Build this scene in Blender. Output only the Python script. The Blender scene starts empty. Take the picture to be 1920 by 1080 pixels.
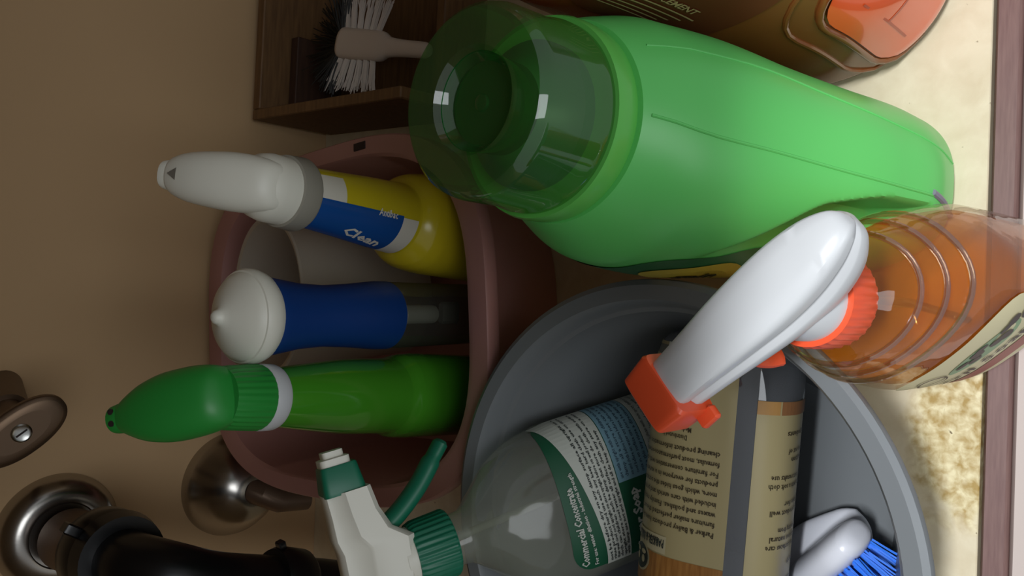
import bpy, math, random
import numpy as np
from mathutils import Vector, Matrix
random.seed(4)
R = math.radians
sc = bpy.context.scene
COL = sc.collection

# ------------------------------------------------------------------ camera
PITCH, ROLL, CAM_H, FPX = R(48), R(1.7), 0.5, 1500.0
cam_d = bpy.data.cameras.new('camera')
cam = bpy.data.objects.new('camera', cam_d); COL.objects.link(cam)
fw = Vector((0, math.cos(PITCH), -math.sin(PITCH)))
wx = Vector((1, 0, 0)); upv = wx.cross(fw)
rr, uu = -upv, wx                                   # the phone was held on its side
ax = rr * math.cos(ROLL) + uu * math.sin(ROLL)
ay = uu * math.cos(ROLL) - rr * math.sin(ROLL)
az = -fw
m = Matrix(((ax.x, ay.x, az.x, 0), (ax.y, ay.y, az.y, 0), (ax.z, ay.z, az.z, CAM_H), (0, 0, 0, 1)))
cam.matrix_world = m
cam_d.sensor_width = 36.0
cam_d.lens = 36.0 * FPX / 1920.0
cam_d.clip_start = 0.01
sc.camera = cam

# ------------------------------------------------------------------ light and exposure
w = bpy.data.worlds.new('room_light'); sc.world = w; w.use_nodes = True
bg = w.node_tree.nodes['Background']
bg.inputs[0].default_value = (0.93, 0.96, 1.0, 1); bg.inputs[1].default_value = 0.36

def area(name, loc, target, size, power, color):
    d = bpy.data.lights.new(name, 'AREA'); d.energy = power; d.color = color
    d.shape = 'RECTANGLE'; d.size, d.size_y = size
    o = bpy.data.objects.new(name, d); COL.objects.link(o)
    o.location = loc
    o.rotation_euler = (Vector(target) - Vector(loc)).to_track_quat('-Z', 'Y').to_euler()
    return o
area('kitchen_ceiling_light', (0.05, -0.32, 2.1), (0, 0.1, 0), (0.4, 0.14), 44, (0.93, 0.96, 1.0))
area('kitchen_window', (-0.12, -1.8, 1.2), (0.0, 0.4, 0.2), (0.9, 1.3), 13, (0.92, 0.96, 1.0))

sc.view_settings.view_transform = 'Standard'
sc.view_settings.look = 'None'
sc.view_settings.exposure = 0.0
sc.view_settings.gamma = 1.0
sc.view_settings.use_curve_mapping = False

# ------------------------------------------------------------------ materials
def s2l(c):
    return tuple(((x / 255) / 12.92 if x / 255 <= 0.04045 else ((x / 255 + 0.055) / 1.055) ** 2.4) for x in c)

MATS = {}
def plastic(name, rgb, rough=0.4, spec=0.5, metal=0.0, sss=0.0, coat=0.0, bump=0.0, bscale=200.0, var=0.0, vscale=30.0):
    if name in MATS: return MATS[name]
    mt = bpy.data.materials.new(name); mt.use_nodes = True; nt = mt.node_tree
    b = nt.nodes['Principled BSDF']; c = s2l(rgb) + (1,)
    b.inputs['Base Color'].default_value = c
    b.inputs['Roughness'].default_value = rough
    b.inputs['Specular IOR Level'].default_value = spec
    b.inputs['Metallic'].default_value = metal
    b.inputs['Coat Weight'].default_value = coat
    if sss:
        b.inputs['Subsurface Weight'].default_value = sss
        b.inputs['Subsurface Scale'].default_value = 0.008
        b.inputs['Subsurface Radius'].default_value = (1, 1, 1)
    tc = nt.nodes.new('ShaderNodeTexCoord')
    if bump:
        n = nt.nodes.new('ShaderNodeTexNoise'); n.inputs['Scale'].default_value = bscale; n.inputs['Detail'].default_value = 3
        bp = nt.nodes.new('ShaderNodeBump'); bp.inputs['Strength'].default_value = bump; bp.inputs['Distance'].default_value = 0.001
        nt.links.new(tc.outputs['Object'], n.inputs['Vector']); nt.links.new(n.outputs['Fac'], bp.inputs['Height'])
        nt.links.new(bp.outputs['Normal'], b.inputs['Normal'])
    if var:
        n = nt.nodes.new('ShaderNodeTexNoise'); n.inputs['Scale'].default_value = vscale; n.inputs['Detail'].default_value = 4
        mx = nt.nodes.new('ShaderNodeMix'); mx.data_type = 'RGBA'
        mx.inputs['A'].default_value = c
        mx.inputs['B'].default_value = tuple(x * (1 - var) for x in c[:3]) + (1,)
        nt.links.new(tc.outputs['Object'], n.inputs['Vector']); nt.links.new(n.outputs['Fac'], mx.inputs['Factor'])
        nt.links.new(mx.outputs['Result'], b.inputs['Base Color'])
    MATS[name] = mt
    return mt

def clear(name, tint, lo=0.04, hi=0.6, rough=0.03, body=None, body_fac=0.0, bump=0.0, bscale=40.0, power=4.0):
    """thin see-through plastic: tinted transparency, a glossy coat that grows at grazing angles, some milky body"""
    if name in MATS: return MATS[name]
    mt = bpy.data.materials.new(name); mt.use_nodes = True; nt = mt.node_tree
    nt.nodes.clear()
    out = nt.nodes.new('ShaderNodeOutputMaterial')
    tr = nt.nodes.new('ShaderNodeBsdfTransparent'); tr.inputs[0].default_value = s2l(tint) + (1,)
    gl = nt.nodes.new('ShaderNodeBsdfGlossy'); gl.inputs['Roughness'].default_value = rough
    gl.inputs['Color'].default_value = (0.9, 0.9, 0.9, 1)
    base = tr
    if body:
        df = nt.nodes.new('ShaderNodeBsdfDiffuse'); df.inputs[0].default_value = s2l(body) + (1,)
        tl = nt.nodes.new('ShaderNodeBsdfTranslucent'); tl.inputs[0].default_value = s2l(body) + (1,)
        m1 = nt.nodes.new('ShaderNodeMixShader'); m1.inputs[0].default_value = 0.4
        nt.links.new(df.outputs[0], m1.inputs[1]); nt.links.new(tl.outputs[0], m1.inputs[2])
        m2 = nt.nodes.new('ShaderNodeMixShader'); m2.inputs[0].default_value = body_fac
        nt.links.new(tr.outputs[0], m2.inputs[1]); nt.links.new(m1.outputs[0], m2.inputs[2])
        base = m2
    lw = nt.nodes.new('ShaderNodeLayerWeight'); lw.inputs['Blend'].default_value = 0.5
    pw = nt.nodes.new('ShaderNodeMath'); pw.operation = 'POWER'; pw.inputs[1].default_value = power
    ml = nt.nodes.new('ShaderNodeMath'); ml.operation = 'MULTIPLY_ADD'; ml.inputs[1].default_value = hi; ml.inputs[2].default_value = lo
    nt.links.new(lw.outputs['Facing'], pw.inputs[0]); nt.links.new(pw.outputs[0], ml.inputs[0])
    ms = nt.nodes.new('ShaderNodeMixShader')
    nt.links.new(ml.outputs[0], ms.inputs[0]); nt.links.new(base.outputs[0], ms.inputs[1]); nt.links.new(gl.outputs[0], ms.inputs[2])
    nt.links.new(ms.outputs[0], out.inputs[0])
    if bump:
        tc = nt.nodes.new('ShaderNodeTexCoord')
        n = nt.nodes.new('ShaderNodeTexNoise'); n.inputs['Scale'].default_value = bscale; n.inputs['Detail'].default_value = 1.5
        bp = nt.nodes.new('ShaderNodeBump'); bp.inputs['Strength'].default_value = bump; bp.inputs['Distance'].default_value = 0.004
        nt.links.new(tc.outputs['Object'], n.inputs['Vector']); nt.links.new(n.outputs['Fac'], bp.inputs['Height'])
        for q in (gl, lw): nt.links.new(bp.outputs['Normal'], q.inputs['Normal'])
    MATS[name] = mt
    return mt

def liquid(name, rgb, rough=0.05, bump=0.3, bscale=35.0, trans=0.85):
    if name in MATS: return MATS[name]
    mt = plastic(name, rgb, rough=rough); nt = mt.node_tree; b = nt.nodes['Principled BSDF']
    b.inputs['Transmission Weight'].default_value = trans; b.inputs['IOR'].default_value = 1.2
    tc = nt.nodes.new('ShaderNodeTexCoord'); n = nt.nodes.new('ShaderNodeTexNoise')
    n.inputs['Scale'].default_value = bscale; n.inputs['Detail'].default_value = 2; n.inputs['Distortion'].default_value = 1.0
    bp = nt.nodes.new('ShaderNodeBump'); bp.inputs['Strength'].default_value = bump; bp.inputs['Distance'].default_value = 0.004
    nt.links.new(tc.outputs['Object'], n.inputs['Vector']); nt.links.new(n.outputs['Fac'], bp.inputs['Height'])
    nt.links.new(bp.outputs['Normal'], b.inputs['Normal'])
    return mt

def panel_mat():
    """cream melamine floor: faint mottling, and a water-stained, flaking patch near the front"""
    mt = plastic('cream_panel', (236, 226, 198), rough=0.45); nt = mt.node_tree; b = nt.nodes['Principled BSDF']
    tc = nt.nodes.new('ShaderNodeTexCoord')
    def noise(s, d, dist=0.0):
        n = nt.nodes.new('ShaderNodeTexNoise'); n.inputs['Scale'].default_value = s; n.inputs['Detail'].default_value = d
        n.inputs['Distortion'].default_value = dist
        nt.links.new(tc.outputs['Object'], n.inputs['Vector']); return n
    def ramp(src, a, ca, z, cz):
        r = nt.nodes.new('ShaderNodeValToRGB'); r.color_ramp.elements[0].position = a; r.color_ramp.elements[0].color = ca
        r.color_ramp.elements[1].position = z; r.color_ramp.elements[1].color = cz
        nt.links.new(src, r.inputs[0]); return r
    def mix(fac, a, bb):
        mx = nt.nodes.new('ShaderNodeMix'); mx.data_type = 'RGBA'
        nt.links.new(fac, mx.inputs['Factor'])
        for k, v in (('A', a), ('B', bb)):
            if isinstance(v, tuple): mx.inputs[k].default_value = v
            else: nt.links.new(v, mx.inputs[k])
        return mx.outputs['Result']
    L = lambda c: s2l(c) + (1,)
    W, K = (1, 1, 1, 1), (0, 0, 0, 1)
    mot = ramp(noise(60, 6, 0.5).outputs['Fac'], 0.3, L((218, 207, 178)), 0.75, L((205, 191, 160)))
    # the stained patch: an ellipse on the boards, broken up by noise
    sep = nt.nodes.new('ShaderNodeSeparateXYZ'); nt.links.new(tc.outputs['Object'], sep.inputs[0])
    def term(sock, c0, s):
        a = nt.nodes.new('ShaderNodeMath'); a.operation = 'SUBTRACT'; nt.links.new(sock, a.inputs[0]); a.inputs[1].default_value = c0
        d = nt.nodes.new('ShaderNodeMath'); d.operation = 'DIVIDE'; nt.links.new(a.outputs[0], d.inputs[0]); d.inputs[1].default_value = s
        p = nt.nodes.new('ShaderNodeMath'); p.operation = 'MULTIPLY'; nt.links.new(d.outputs[0], p.inputs[0]); nt.links.new(d.outputs[0], p.inputs[1])
        return p.outputs[0]
    ad = nt.nodes.new('ShaderNodeMath'); ad.operation = 'ADD'
    nt.links.new(term(sep.outputs['X'], -0.072, 0.05), ad.inputs[0]); nt.links.new(term(sep.outputs['Y'], 0.112, 0.024), ad.inputs[1])
    n2 = nt.nodes.new('ShaderNodeMath'); n2.operation = 'MULTIPLY_ADD'
    nt.links.new(noise(55, 5, 0.8).outputs['Fac'], n2.inputs[0]); n2.inputs[1].default_value = 2.4; nt.links.new(ad.outputs[0], n2.inputs[2])
    mask = ramp(n2.outputs[0], 0.0, W, 1.0, K)
    mr = nt.nodes.new('ShaderNodeMapRange'); nt.links.new(n2.outputs[0], mr.inputs[0])
    mr.inputs[1].default_value = 1.7; mr.inputs[2].default_value = 2.7; mr.inputs[3].default_value = 1; mr.inputs[4].default_value = 0
    flake = ramp(noise(170, 7, 0.3).outputs['Fac'], 0.34, L((168, 140, 78)), 0.66, L((226, 214, 172)))
    col = mix(mr.outputs[0], mot.outputs['Color'], flake.outputs['Color'])
    # a few dark specks
    sp = ramp(noise(170, 2).outputs['Fac'], 0.74, K, 0.78, W)
    col = mix(sp.outputs['Color'], col, L((120, 104, 72)))
    nt.links.new(col, b.inputs['Base Color'])
    bp = nt.nodes.new('ShaderNodeBump'); bp.inputs['Strength'].default_value = 0.25; bp.inputs['Distance'].default_value = 0.001
    nt.links.new(noise(120, 5).outputs['Fac'], bp.inputs['Height']); nt.links.new(bp.outputs['Normal'], b.inputs['Normal'])
    return mt

def wood_mat(name, ca, cb, scale=40.0, axis=(1, 12, 12), rough=0.5):
    mt = plastic(name, ca, rough=rough); nt = mt.node_tree; b = nt.nodes['Principled BSDF']
    tc = nt.nodes.new('ShaderNodeTexCoord'); mp = nt.nodes.new('ShaderNodeMapping'); mp.inputs['Scale'].default_value = axis
    n = nt.nodes.new('ShaderNodeTexNoise'); n.inputs['Scale'].default_value = scale; n.inputs['Detail'].default_value = 5
    r = nt.nodes.new('ShaderNodeValToRGB')
    r.color_ramp.elements[0].position = 0.3; r.color_ramp.elements[0].color = s2l(ca) + (1,)
    r.color_ramp.elements[1].position = 0.7; r.color_ramp.elements[1].color = s2l(cb) + (1,)
    nt.links.new(tc.outputs['Object'], mp.inputs[0]); nt.links.new(mp.outputs[0], n.inputs['Vector'])
    nt.links.new(n.outputs['Fac'], r.inputs[0]); nt.links.new(r.outputs[0], b.inputs['Base Color'])
    return mt

# ------------------------------------------------------------------ mesh helpers
def link(name, me, mat, parent=None, smooth=True, mtx=None):
    o = bpy.data.objects.new(name, me); COL.objects.link(o)
    if mat: me.materials.append(mat)
    if smooth:
        me.polygons.foreach_set('use_smooth', [True] * len(me.polygons))
        try: me.set_sharp_from_angle(angle=R(38))
        except Exception: pass
    if parent: o.parent = parent
    if mtx is not None: o.matrix_local = mtx
    return o

def mesh(name, verts, faces, mat, parent=None, smooth=True, mtx=None):
    me = bpy.data.meshes.new(name)
    me.from_pydata([tuple(v) for v in verts], [], faces); me.update()
    return link(name, me, mat, parent, smooth, mtx)

class Geo:
    """collects rings, boxes and tubes into one mesh"""
    def __init__(s): s.v, s.f = [], []
    def add(s, v, f):
        k = len(s.v); s.v += [tuple(x) for x in v]; s.f += [[i + k for i in q] for q in f]; return s
    def rings(s, rings, cap0=True, cap1=True, close=True):
        n = len(rings[0]); v = [p for r in rings for p in r]; f = []
        for a in range(len(rings) - 1):
            for i in range(n if close else n - 1):
                j = (i + 1) % n
                f.append([a * n + i, a * n + j, (a + 1) * n + j, (a + 1) * n + i])
        if cap0: f.append(list(range(n))[::-1])
        if cap1: f.append([(len(rings) - 1) * n + i for i in range(n)])
        return s.add(v, f)
    def lathe(s, prof, n=48, cap0=True, cap1=True, c=(0, 0), ribs=None):
        rs = []
        for k, (r, z) in enumerate(prof):
            rs.append([(c[0] + (r + (ribs(k, i) if ribs else 0)) * math.cos(2 * math.pi * i / n),
                        c[1] + (r + (ribs(k, i) if ribs else 0)) * math.sin(2 * math.pi * i / n), z) for i in range(n)])
        return s.rings(rs, cap0, cap1)
    def box(s, lo, hi, b=0.0015):
        x0, y0, z0 = lo; x1, y1, z1 = hi
        def rr(z, d):
            e = [(x0 + d, y0 + b), (x0 + b, y0 + d), (x1 - b, y0 + d), (x1 - d, y0 + b), (x1 - d, y1 - b), (x1 - b, y1 - d), (x0 + b, y1 - d), (x0 + d, y1 - b)]
            return [(x, y, z) for x, y in e]
        return s.rings([rr(z0, b * .7), rr(z0 + b, 0), rr(z1 - b, 0), rr(z1, b * .7)])
    def tube(s, pts, rad, n=20, caps=True, flat=None):
        P = [Vector(p) for p in pts]; rs = []
        ref = None
        for i, p in enumerate(P):
            t = (P[min(i + 1, len(P) - 1)] - P[max(i - 1, 0)]).normalized()
            if ref is None:
                ref = Vector((0, 0, 1)) if abs(t.z) < .9 else Vector((0, 1, 0))
                if flat: ref = Vector(flat)
            a = (ref - t * ref.dot(t)).normalized(); bb = t.cross(a); ref = a
            r = rad[i] if isinstance(rad, (list, tuple)) else rad
            ra, rb = r if isinstance(r, tuple) else (r, r)
            rs.append([p + a * ra * math.cos(2 * math.pi * k / n) + bb * rb * math.sin(2 * math.pi * k / n) for k in range(n)])
        return s.rings(rs, caps, caps)
    def put(s, name, mat, parent=None, smooth=True, mtx=None):
        return mesh(name, s.v, s.f, mat, parent, smooth, mtx)

def spline(pts, n):
    """Catmull-Rom through points"""
    P = [np.array(p, float) for p in pts]; P = [2 * P[0] - P[1]] + P + [2 * P[-1] - P[-2]]; out = []
    for i in range(1, len(P) - 2):
        for k in range(n):
            t = k / n
            a, b, c, d = P[i - 1:i + 3]
            out.append(.5 * (2 * b + (c - a) * t + (2 * a - 5 * b + 4 * c - d) * t * t + (3 * b - a - 3 * c + d) * t ** 3))
    out.append(P[-2]); return out

def se(t, rx, ry, n):
    c, s_ = math.cos(t), math.sin(t)
    return rx * math.copysign(abs(c) ** (2 / n), c), ry * math.copysign(abs(s_) ** (2 / n), s_)

class Body:
    """a bottle body: superellipse sections (z, cx, cy, rx, ry, n) with smooth interpolation, and a surface to lay labels on"""
    def __init__(s, secs, disp=None):
        s.S = np.array(secs, float); s.disp = disp
        z = s.S[:, 0]; y = s.S[:, 1:]; h = np.diff(z)[:, None]; d = np.diff(y, axis=0) / h
        g = np.zeros_like(y); g[0], g[-1] = d[0], d[-1]
        for i in range(1, len(z) - 1):
            for k in range(y.shape[1]):
                a, b = d[i - 1, k], d[i, k]
                g[i, k] = 0 if a * b <= 0 else 2 * a * b / (a + b)
        s.g = g
    def sec(s, z):
        Z = s.S[:, 0]; i = int(np.clip(np.searchsorted(Z, z) - 1, 0, len(Z) - 2)); h = Z[i + 1] - Z[i]
        t = min(max((z - Z[i]) / h, 0), 1)
        a, b = s.S[i, 1:], s.S[i + 1, 1:]
        return a * (2 * t ** 3 - 3 * t * t + 1) + s.g[i] * h * (t ** 3 - 2 * t * t + t) + b * (-2 * t ** 3 + 3 * t * t) + s.g[i + 1] * h * (t ** 3 - t * t)
    def raw(s, t, z):
        cx, cy, rx, ry, n = s.sec(z); x, y = se(t, rx, ry, n)
        if s.disp:
            k = 1 - s.disp(t, z); x *= k; y *= k
        return Vector((cx + x, cy + y, z))
    def P(s, t, z, off=0.0):
        p = s.raw(t, z)
        if off:
            e = 0.002
            du = s.raw(t + .03, z) - s.raw(t - .03, z); dv = s.raw(t, z + e) - s.raw(t, z - e)
            nn = du.cross(dv)
            if nn.length > 0: p = p + nn.normalized() * off
        return p
    def mesh(s, name, mat, parent, n=72, m=40, cap0=True, cap1=False, z0=None, z1=None, off=0.0):
        Z0 = s.S[0, 0] if z0 is None else z0; Z1 = s.S[-1, 0] if z1 is None else z1
        zs = sorted(set([Z0 + (Z1 - Z0) * i / m for i in range(m + 1)] + [float(q) for q in s.S[:, 0] if Z0 <= q <= Z1]))
        g = Geo().rings([[s.P(2 * math.pi * i / n, z, off) for i in range(n)] for z in zs], cap0, cap1)
        return g.put(name, mat, parent)
    def arc(s, tc, zc):
        """tables from arc length (centred on tc) to angle"""
        N = 400; ts = [tc - math.pi + 2 * math.pi * i / N for i in range(N + 1)]
        ps = [s.raw(t, zc) for t in ts]; L = [0.0]
        for i in range(N): L.append(L[-1] + (ps[i + 1] - ps[i]).length)
        L = np.array(L); L -= L[N // 2]
        return lambda u: float(np.interp(u, L, ts))

_tc = {}
def text_geo(s, size, bold=0.0):
    key = (s, bold)
    if key not in _tc:
        cu = bpy.data.curves.new('t', 'FONT'); cu.body = s; cu.size = 1.0; cu.resolution_u = 1; cu.offset = bold
        o = bpy.data.objects.new('t', cu); COL.objects.link(o)
        dg = bpy.context.evaluated_depsgraph_get(); dg.update()
        me = bpy.data.meshes.new_from_object(o.evaluated_get(dg))
        v = [(p.co.x, p.co.y) for p in me.vertices]; f = [list(p.vertices) for p in me.polygons]
        bpy.data.objects.remove(o); bpy.data.curves.remove(cu); bpy.data.meshes.remove(me)
        _tc[key] = (v, f)
    v, f = _tc[key]
    return [(x * size, y * size) for x, y in v], f

class Print:
    """flat print: shapes in label coordinates (u right, v up), one mesh per ink"""
    def __init__(s): s.v, s.f = [], []
    def add(s, v, f):
        k = len(s.v); s.v += v; s.f += [[i + k for i in q] for q in f]
    def text(s, t, u, v, size, align='l', wide=None, bold=0.0, rot=0.0):
        V, F = text_geo(t, size, bold)
        if not V: return
        W = max(p[0] for p in V); k = 1.0 if wide is None else wide / W
        W *= k; o = 0 if align == 'l' else (-W / 2 if align == 'c' else -W)
        c, n = math.cos(rot), math.sin(rot)
        s.add([(u + (x * k + o) * c - y * n, v + (x * k + o) * n + y * c) for x, y in V], F)
    def rect(s, u0, v0, u1, v1, n=12, mm=2):
        V = [(u0 + (u1 - u0) * i / n, v0 + (v1 - v0) * j / mm) for j in range(mm + 1) for i in range(n + 1)]
        s.add(V, [[j * (n + 1) + i, j * (n + 1) + i + 1, (j + 1) * (n + 1) + i + 1, (j + 1) * (n + 1) + i] for j in range(mm) for i in range(n)])
    def disc(s, u, v, ru, rv, n=24, r0=0.0):
        if r0 <= 0:
            V = [(u, v)] + [(u + ru * math.cos(2 * math.pi * i / n), v + rv * math.sin(2 * math.pi * i / n)) for i in range(n)]
            s.add(V, [[0, 1 + i, 1 + (i + 1) % n] for i in range(n)])
        else:
            V = [(u + q * ru * math.cos(2 * math.pi * i / n), v + q * rv * math.sin(2 * math.pi * i / n)) for q in (r0, 1) for i in range(n)]
            s.add(V, [[i, n + i, n + (i + 1) % n, (i + 1) % n] for i in range(n)])
    def poly(s, pts):
        cx = sum(p[0] for p in pts) / len(pts); cy = sum(p[1] for p in pts) / len(pts); n = len(pts)
        s.add([(cx, cy)] + list(pts), [[0, 1 + i, 1 + (i + 1) % n] for i in range(n)])
    def put(s, name, surf, off, mat, parent):
        return mesh(name, [surf(u, v, off) for u, v in s.v], s.f, mat, parent, smooth=False)

def patch(name, surf, rows, off, mat, parent, n=28):
    """a label: rows of (v, u_left, u_right)"""
    V = [surf(a + (b - a) * i / n, v, off) for v, a, b in rows for i in range(n + 1)]
    F = [[j * (n + 1) + i, j * (n + 1) + i + 1, (j + 1) * (n + 1) + i + 1, (j + 1) * (n + 1) + i] for j in range(len(rows) - 1) for i in range(n)]
    return mesh(name, V, F, mat, parent)

def rrows(u0, v0, u1, v1, r, n=6, mid=8):
    rows = []
    for k in range(n + 1):
        a = math.pi / 2 * k / n; d = r * (1 - math.sin(a)); rows.append((v0 + r * (1 - math.cos(a)), u0 + d, u1 - d))
    for k in range(1, mid): rows.append((v0 + r + (v1 - v0 - 2 * r) * k / mid, u0, u1))
    for k in range(n, -1, -1):
        a = math.pi / 2 * k / n; d = r * (1 - math.sin(a)); rows.append((v1 - r * (1 - math.cos(a)), u0 + d, u1 - d))
    return rows

def surface(body, tc, zc):
    f = body.arc(R(tc), zc)
    return lambda u, v, off: body.P(f(u), v, off)

def thing(name, label, cat, base, axis=(0, 0, 1), face=(0, -1, 0), group=None):
    """an Empty at the base; local z runs along axis, local x points towards face as far as axis lets it"""
    z = Vector(axis).normalized(); x = Vector(face); x = (x - z * x.dot(z)).normalized(); y = z.cross(x)
    o = bpy.data.objects.new(name, None); COL.objects.link(o)
    o.empty_display_size = 0.02
    o.matrix_world = Matrix(((x.x, y.x, z.x, base[0]), (x.y, y.y, z.y, base[1]), (x.z, y.z, z.z, base[2]), (0, 0, 0, 1)))
    o['label'] = label; o['category'] = cat
    if group: o['group'] = group
    return o

def struct(o):
    o['kind'] = 'structure'; return o

def collar(parent, z0, h, r0, r1, mat, teeth=36, depth=0.0009, name='collar'):
    n = teeth * 4
    rb = lambda k, i: (depth if (i % 4) in (0, 1) and 1 <= k <= 2 else 0)
    return Geo().lathe([(r0, z0), (r0, z0 + h * .06), (r1 + (r0 - r1) * .15, z0 + h * .86), (r1, z0 + h), (r1 * .7, z0 + h)], n, ribs=rb).put(name, mat, parent)

def xloft(secs, tmpl, dz=0.0):
    """rings across local x: secs (x, zc, hz, hy); tmpl normalised (y, z) outline"""
    rs = [[(x, y * hy, dz + zc + z * hz) for y, z in tmpl] for x, zc, hz, hy in secs]
    return Geo().rings(rs)

def tm_se(n, k=36):
    return [se(2 * math.pi * i / k, 1, 1, n) for i in range(k)]

# ================================================================== THE CABINET
floor_m = panel_mat()
sill_m = wood_mat('maroon_paint', (110, 82, 78), (124, 96, 90), 60, (1, 14, 14), 0.42)
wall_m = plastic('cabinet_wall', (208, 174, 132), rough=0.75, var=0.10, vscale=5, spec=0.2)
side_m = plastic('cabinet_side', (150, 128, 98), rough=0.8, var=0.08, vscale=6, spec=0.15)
WY = 0.725
struct(Geo().box((-0.5, 0.101, -0.018), (0.5, WY, 0.0), 0.0008).put('floor', floor_m, None, False))
struct(Geo().box((-0.5, WY, -0.018), (0.5, WY + 0.015, 0.66), 0.001).put('wall_back', wall_m, None, False))
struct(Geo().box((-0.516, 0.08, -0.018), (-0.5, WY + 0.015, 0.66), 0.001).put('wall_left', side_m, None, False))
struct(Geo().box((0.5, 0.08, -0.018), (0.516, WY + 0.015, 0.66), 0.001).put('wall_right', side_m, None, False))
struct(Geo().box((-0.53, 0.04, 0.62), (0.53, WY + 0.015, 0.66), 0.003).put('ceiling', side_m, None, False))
struct(Geo().box((-0.52, 0.0870, -0.04), (0.52, 0.0995, 0.0005), 0.002).put('trim_1', sill_m, None, True))
struct(Geo().box((-0.52, 0.076, 0.575), (0.52, 0.0995, 0.62), 0.002).put('trim_2', sill_m, None, True))
struct(Geo().box((-0.52, 0.060, -0.05), (0.52, 0.0866, -0.002), 0.003).put('trim_3', plastic('sill_front', (190, 176, 168), 0.5), None, True))

# ================================================================== GREEN DETERGENT BOTTLE
green_m = plastic('detergent_green', (100, 204, 104), rough=0.34, spec=0.45, sss=0.12)
collar_g = plastic('collar_green', (98, 190, 84), rough=0.25, spec=0.5)
t = thing('detergent_bottle', 'big bright green detergent jug with see-through green cap, standing right of grey bucket', 'bottle', (0.07, 0.205, 0.0005), face=(1, 0, 0))
def gdisp(a, z):
    # hand grip pressed into the left front
    a = math.degrees(a) % 360
    ss = lambda lo, hi, x: (lambda q: q * q * (3 - 2 * q))(min(max((x - lo) / (hi - lo), 0), 1))
    edge = 259 - 14 * (1 - ss(.026, .045, z)) - 10 * ss(.07, .13, z) - 44 * ss(.11, .175, z)
    return 0.36 * (1 - ss(edge - 11, edge, a)) * ss(190, 222, a) * ss(.010, .034, z) * (1 - ss(.085, .17, z))
gb = Body([(0, -.004, 0, .045, .078, 2.7), (.004, -.004, 0, .050, .086, 2.7), (.012, -.006, 0, .052, .09, 2.6), (.03, -.006, 0, .054, .0905, 2.4),
           (.07, -.005, .004, .055, .085, 2.3), (.11, -.003, .010, .0575, .0765, 2.2), (.15, 0, .018, .061, .068, 2.1), (.178, .003, .026, .060, .060, 2.05),
           (.196, .007, .031, .053, .053, 2), (.206, .009, .034, .048, .048, 2)], gdisp)
gb.mesh('body', green_m, t, 260, 110, True, True)
# mould seams: thin raised ridges down the front
def ridge(name, path, rad, mat, body=gb, parent=t):
    return Geo().tube([body.P(R(a), z, 0.0) for a, z in path], rad, 8).put(name, mat, parent)
ridge('mould_seam', [(268 - k * .3, .203 - .178 * k / 20) for k in range(21)], 0.0008, green_m)
ridge('mould_seam', [(308 - 30 * (k / 20) ** 2, .198 - .185 * k / 20) for k in range(21)], 0.0006, green_m)
st = ridge('level_strip', [(264 - 9 * k / 10, .045 - .042 * k / 10) for k in range(11)], (0.0018), plastic('strip_grey', (128, 126, 142), .4))
# label on the left side, seen at a grazing angle
sf = surface(gb, 180, .13)
lb = patch('label', sf, rrows(-.06, .05, .036, .172, .02), .0005, plastic('label_dark_green', (44, 104, 60), .4), t, 40)
pr = Print()
for j in range(1, 4): pr.disc(.012, .132, .018 * j / 3, .030 * j / 3, 28, r0=(j - 1) / j)
pr.put('label_badge', sf, .0010, plastic('label_yellow', (196, 178, 62), .4), lb)
pr = Print(); pr.text('gain', .012, .132, .014, 'c', bold=.03, rot=R(-75)); pr.put('lettering', sf, .0014, plastic('ink_dark', (40, 44, 30), .5), lb)
pr = Print(); pr.rect(-.04, .066, .030, .088, 16, 4); pr.put('label_band', sf, .0010, plastic('label_red', (196, 60, 56), .4), lb)
# collar, spout and cap
CX, CY = .009, .036
Geo().lathe([(.047, .204), (.0475, .208), (.0475, .216), (.0465, .219), (.042, .219)], 64, c=(CX, CY)).put('collar', collar_g, t)
Geo().lathe([(.034, .218), (.034, .226), (.026, .232), (.017, .246), (.012, .247), (.016, .235), (.02, .222)], 48, True, False, c=(CX, CY)).put('spout', plastic('spout_green', (40, 120, 62), .35), t)
cap_m = clear('cap_green', (206, 234, 196), lo=.08, hi=.5, body=(118, 156, 100), body_fac=.17)
cap = Geo().lathe([(.0445, .219), (.0445, .224), (.043, .2265), (.0425, .256), (.0415, .260), (.039, .2625), (.030, .2625), (.0235, .2615), (.0215, .258), (.018, .2545), (.004, .2545), (.0035, .2555), (.002, .2558)], 72, False, True, c=(CX, CY)).put('cap', cap_m, t)
Geo().lathe([(.0215, .2585), (.0205, .24), (.0195, .224)], 48, False, False, c=(CX, CY)).put('inner_cup', clear('cap_green_inner', (70, 190, 100), body=(28, 140, 62), body_fac=.45), cap)

Geo().lathe([(.0185, .2530), (.0165, .2522), (.006, .2515)], 48, True, True, c=(CX, CY)).put('inner_disc', clear('cap_green_disc', (60, 180, 90), body=(30, 150, 66), body_fac=.6), cap)

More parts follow.
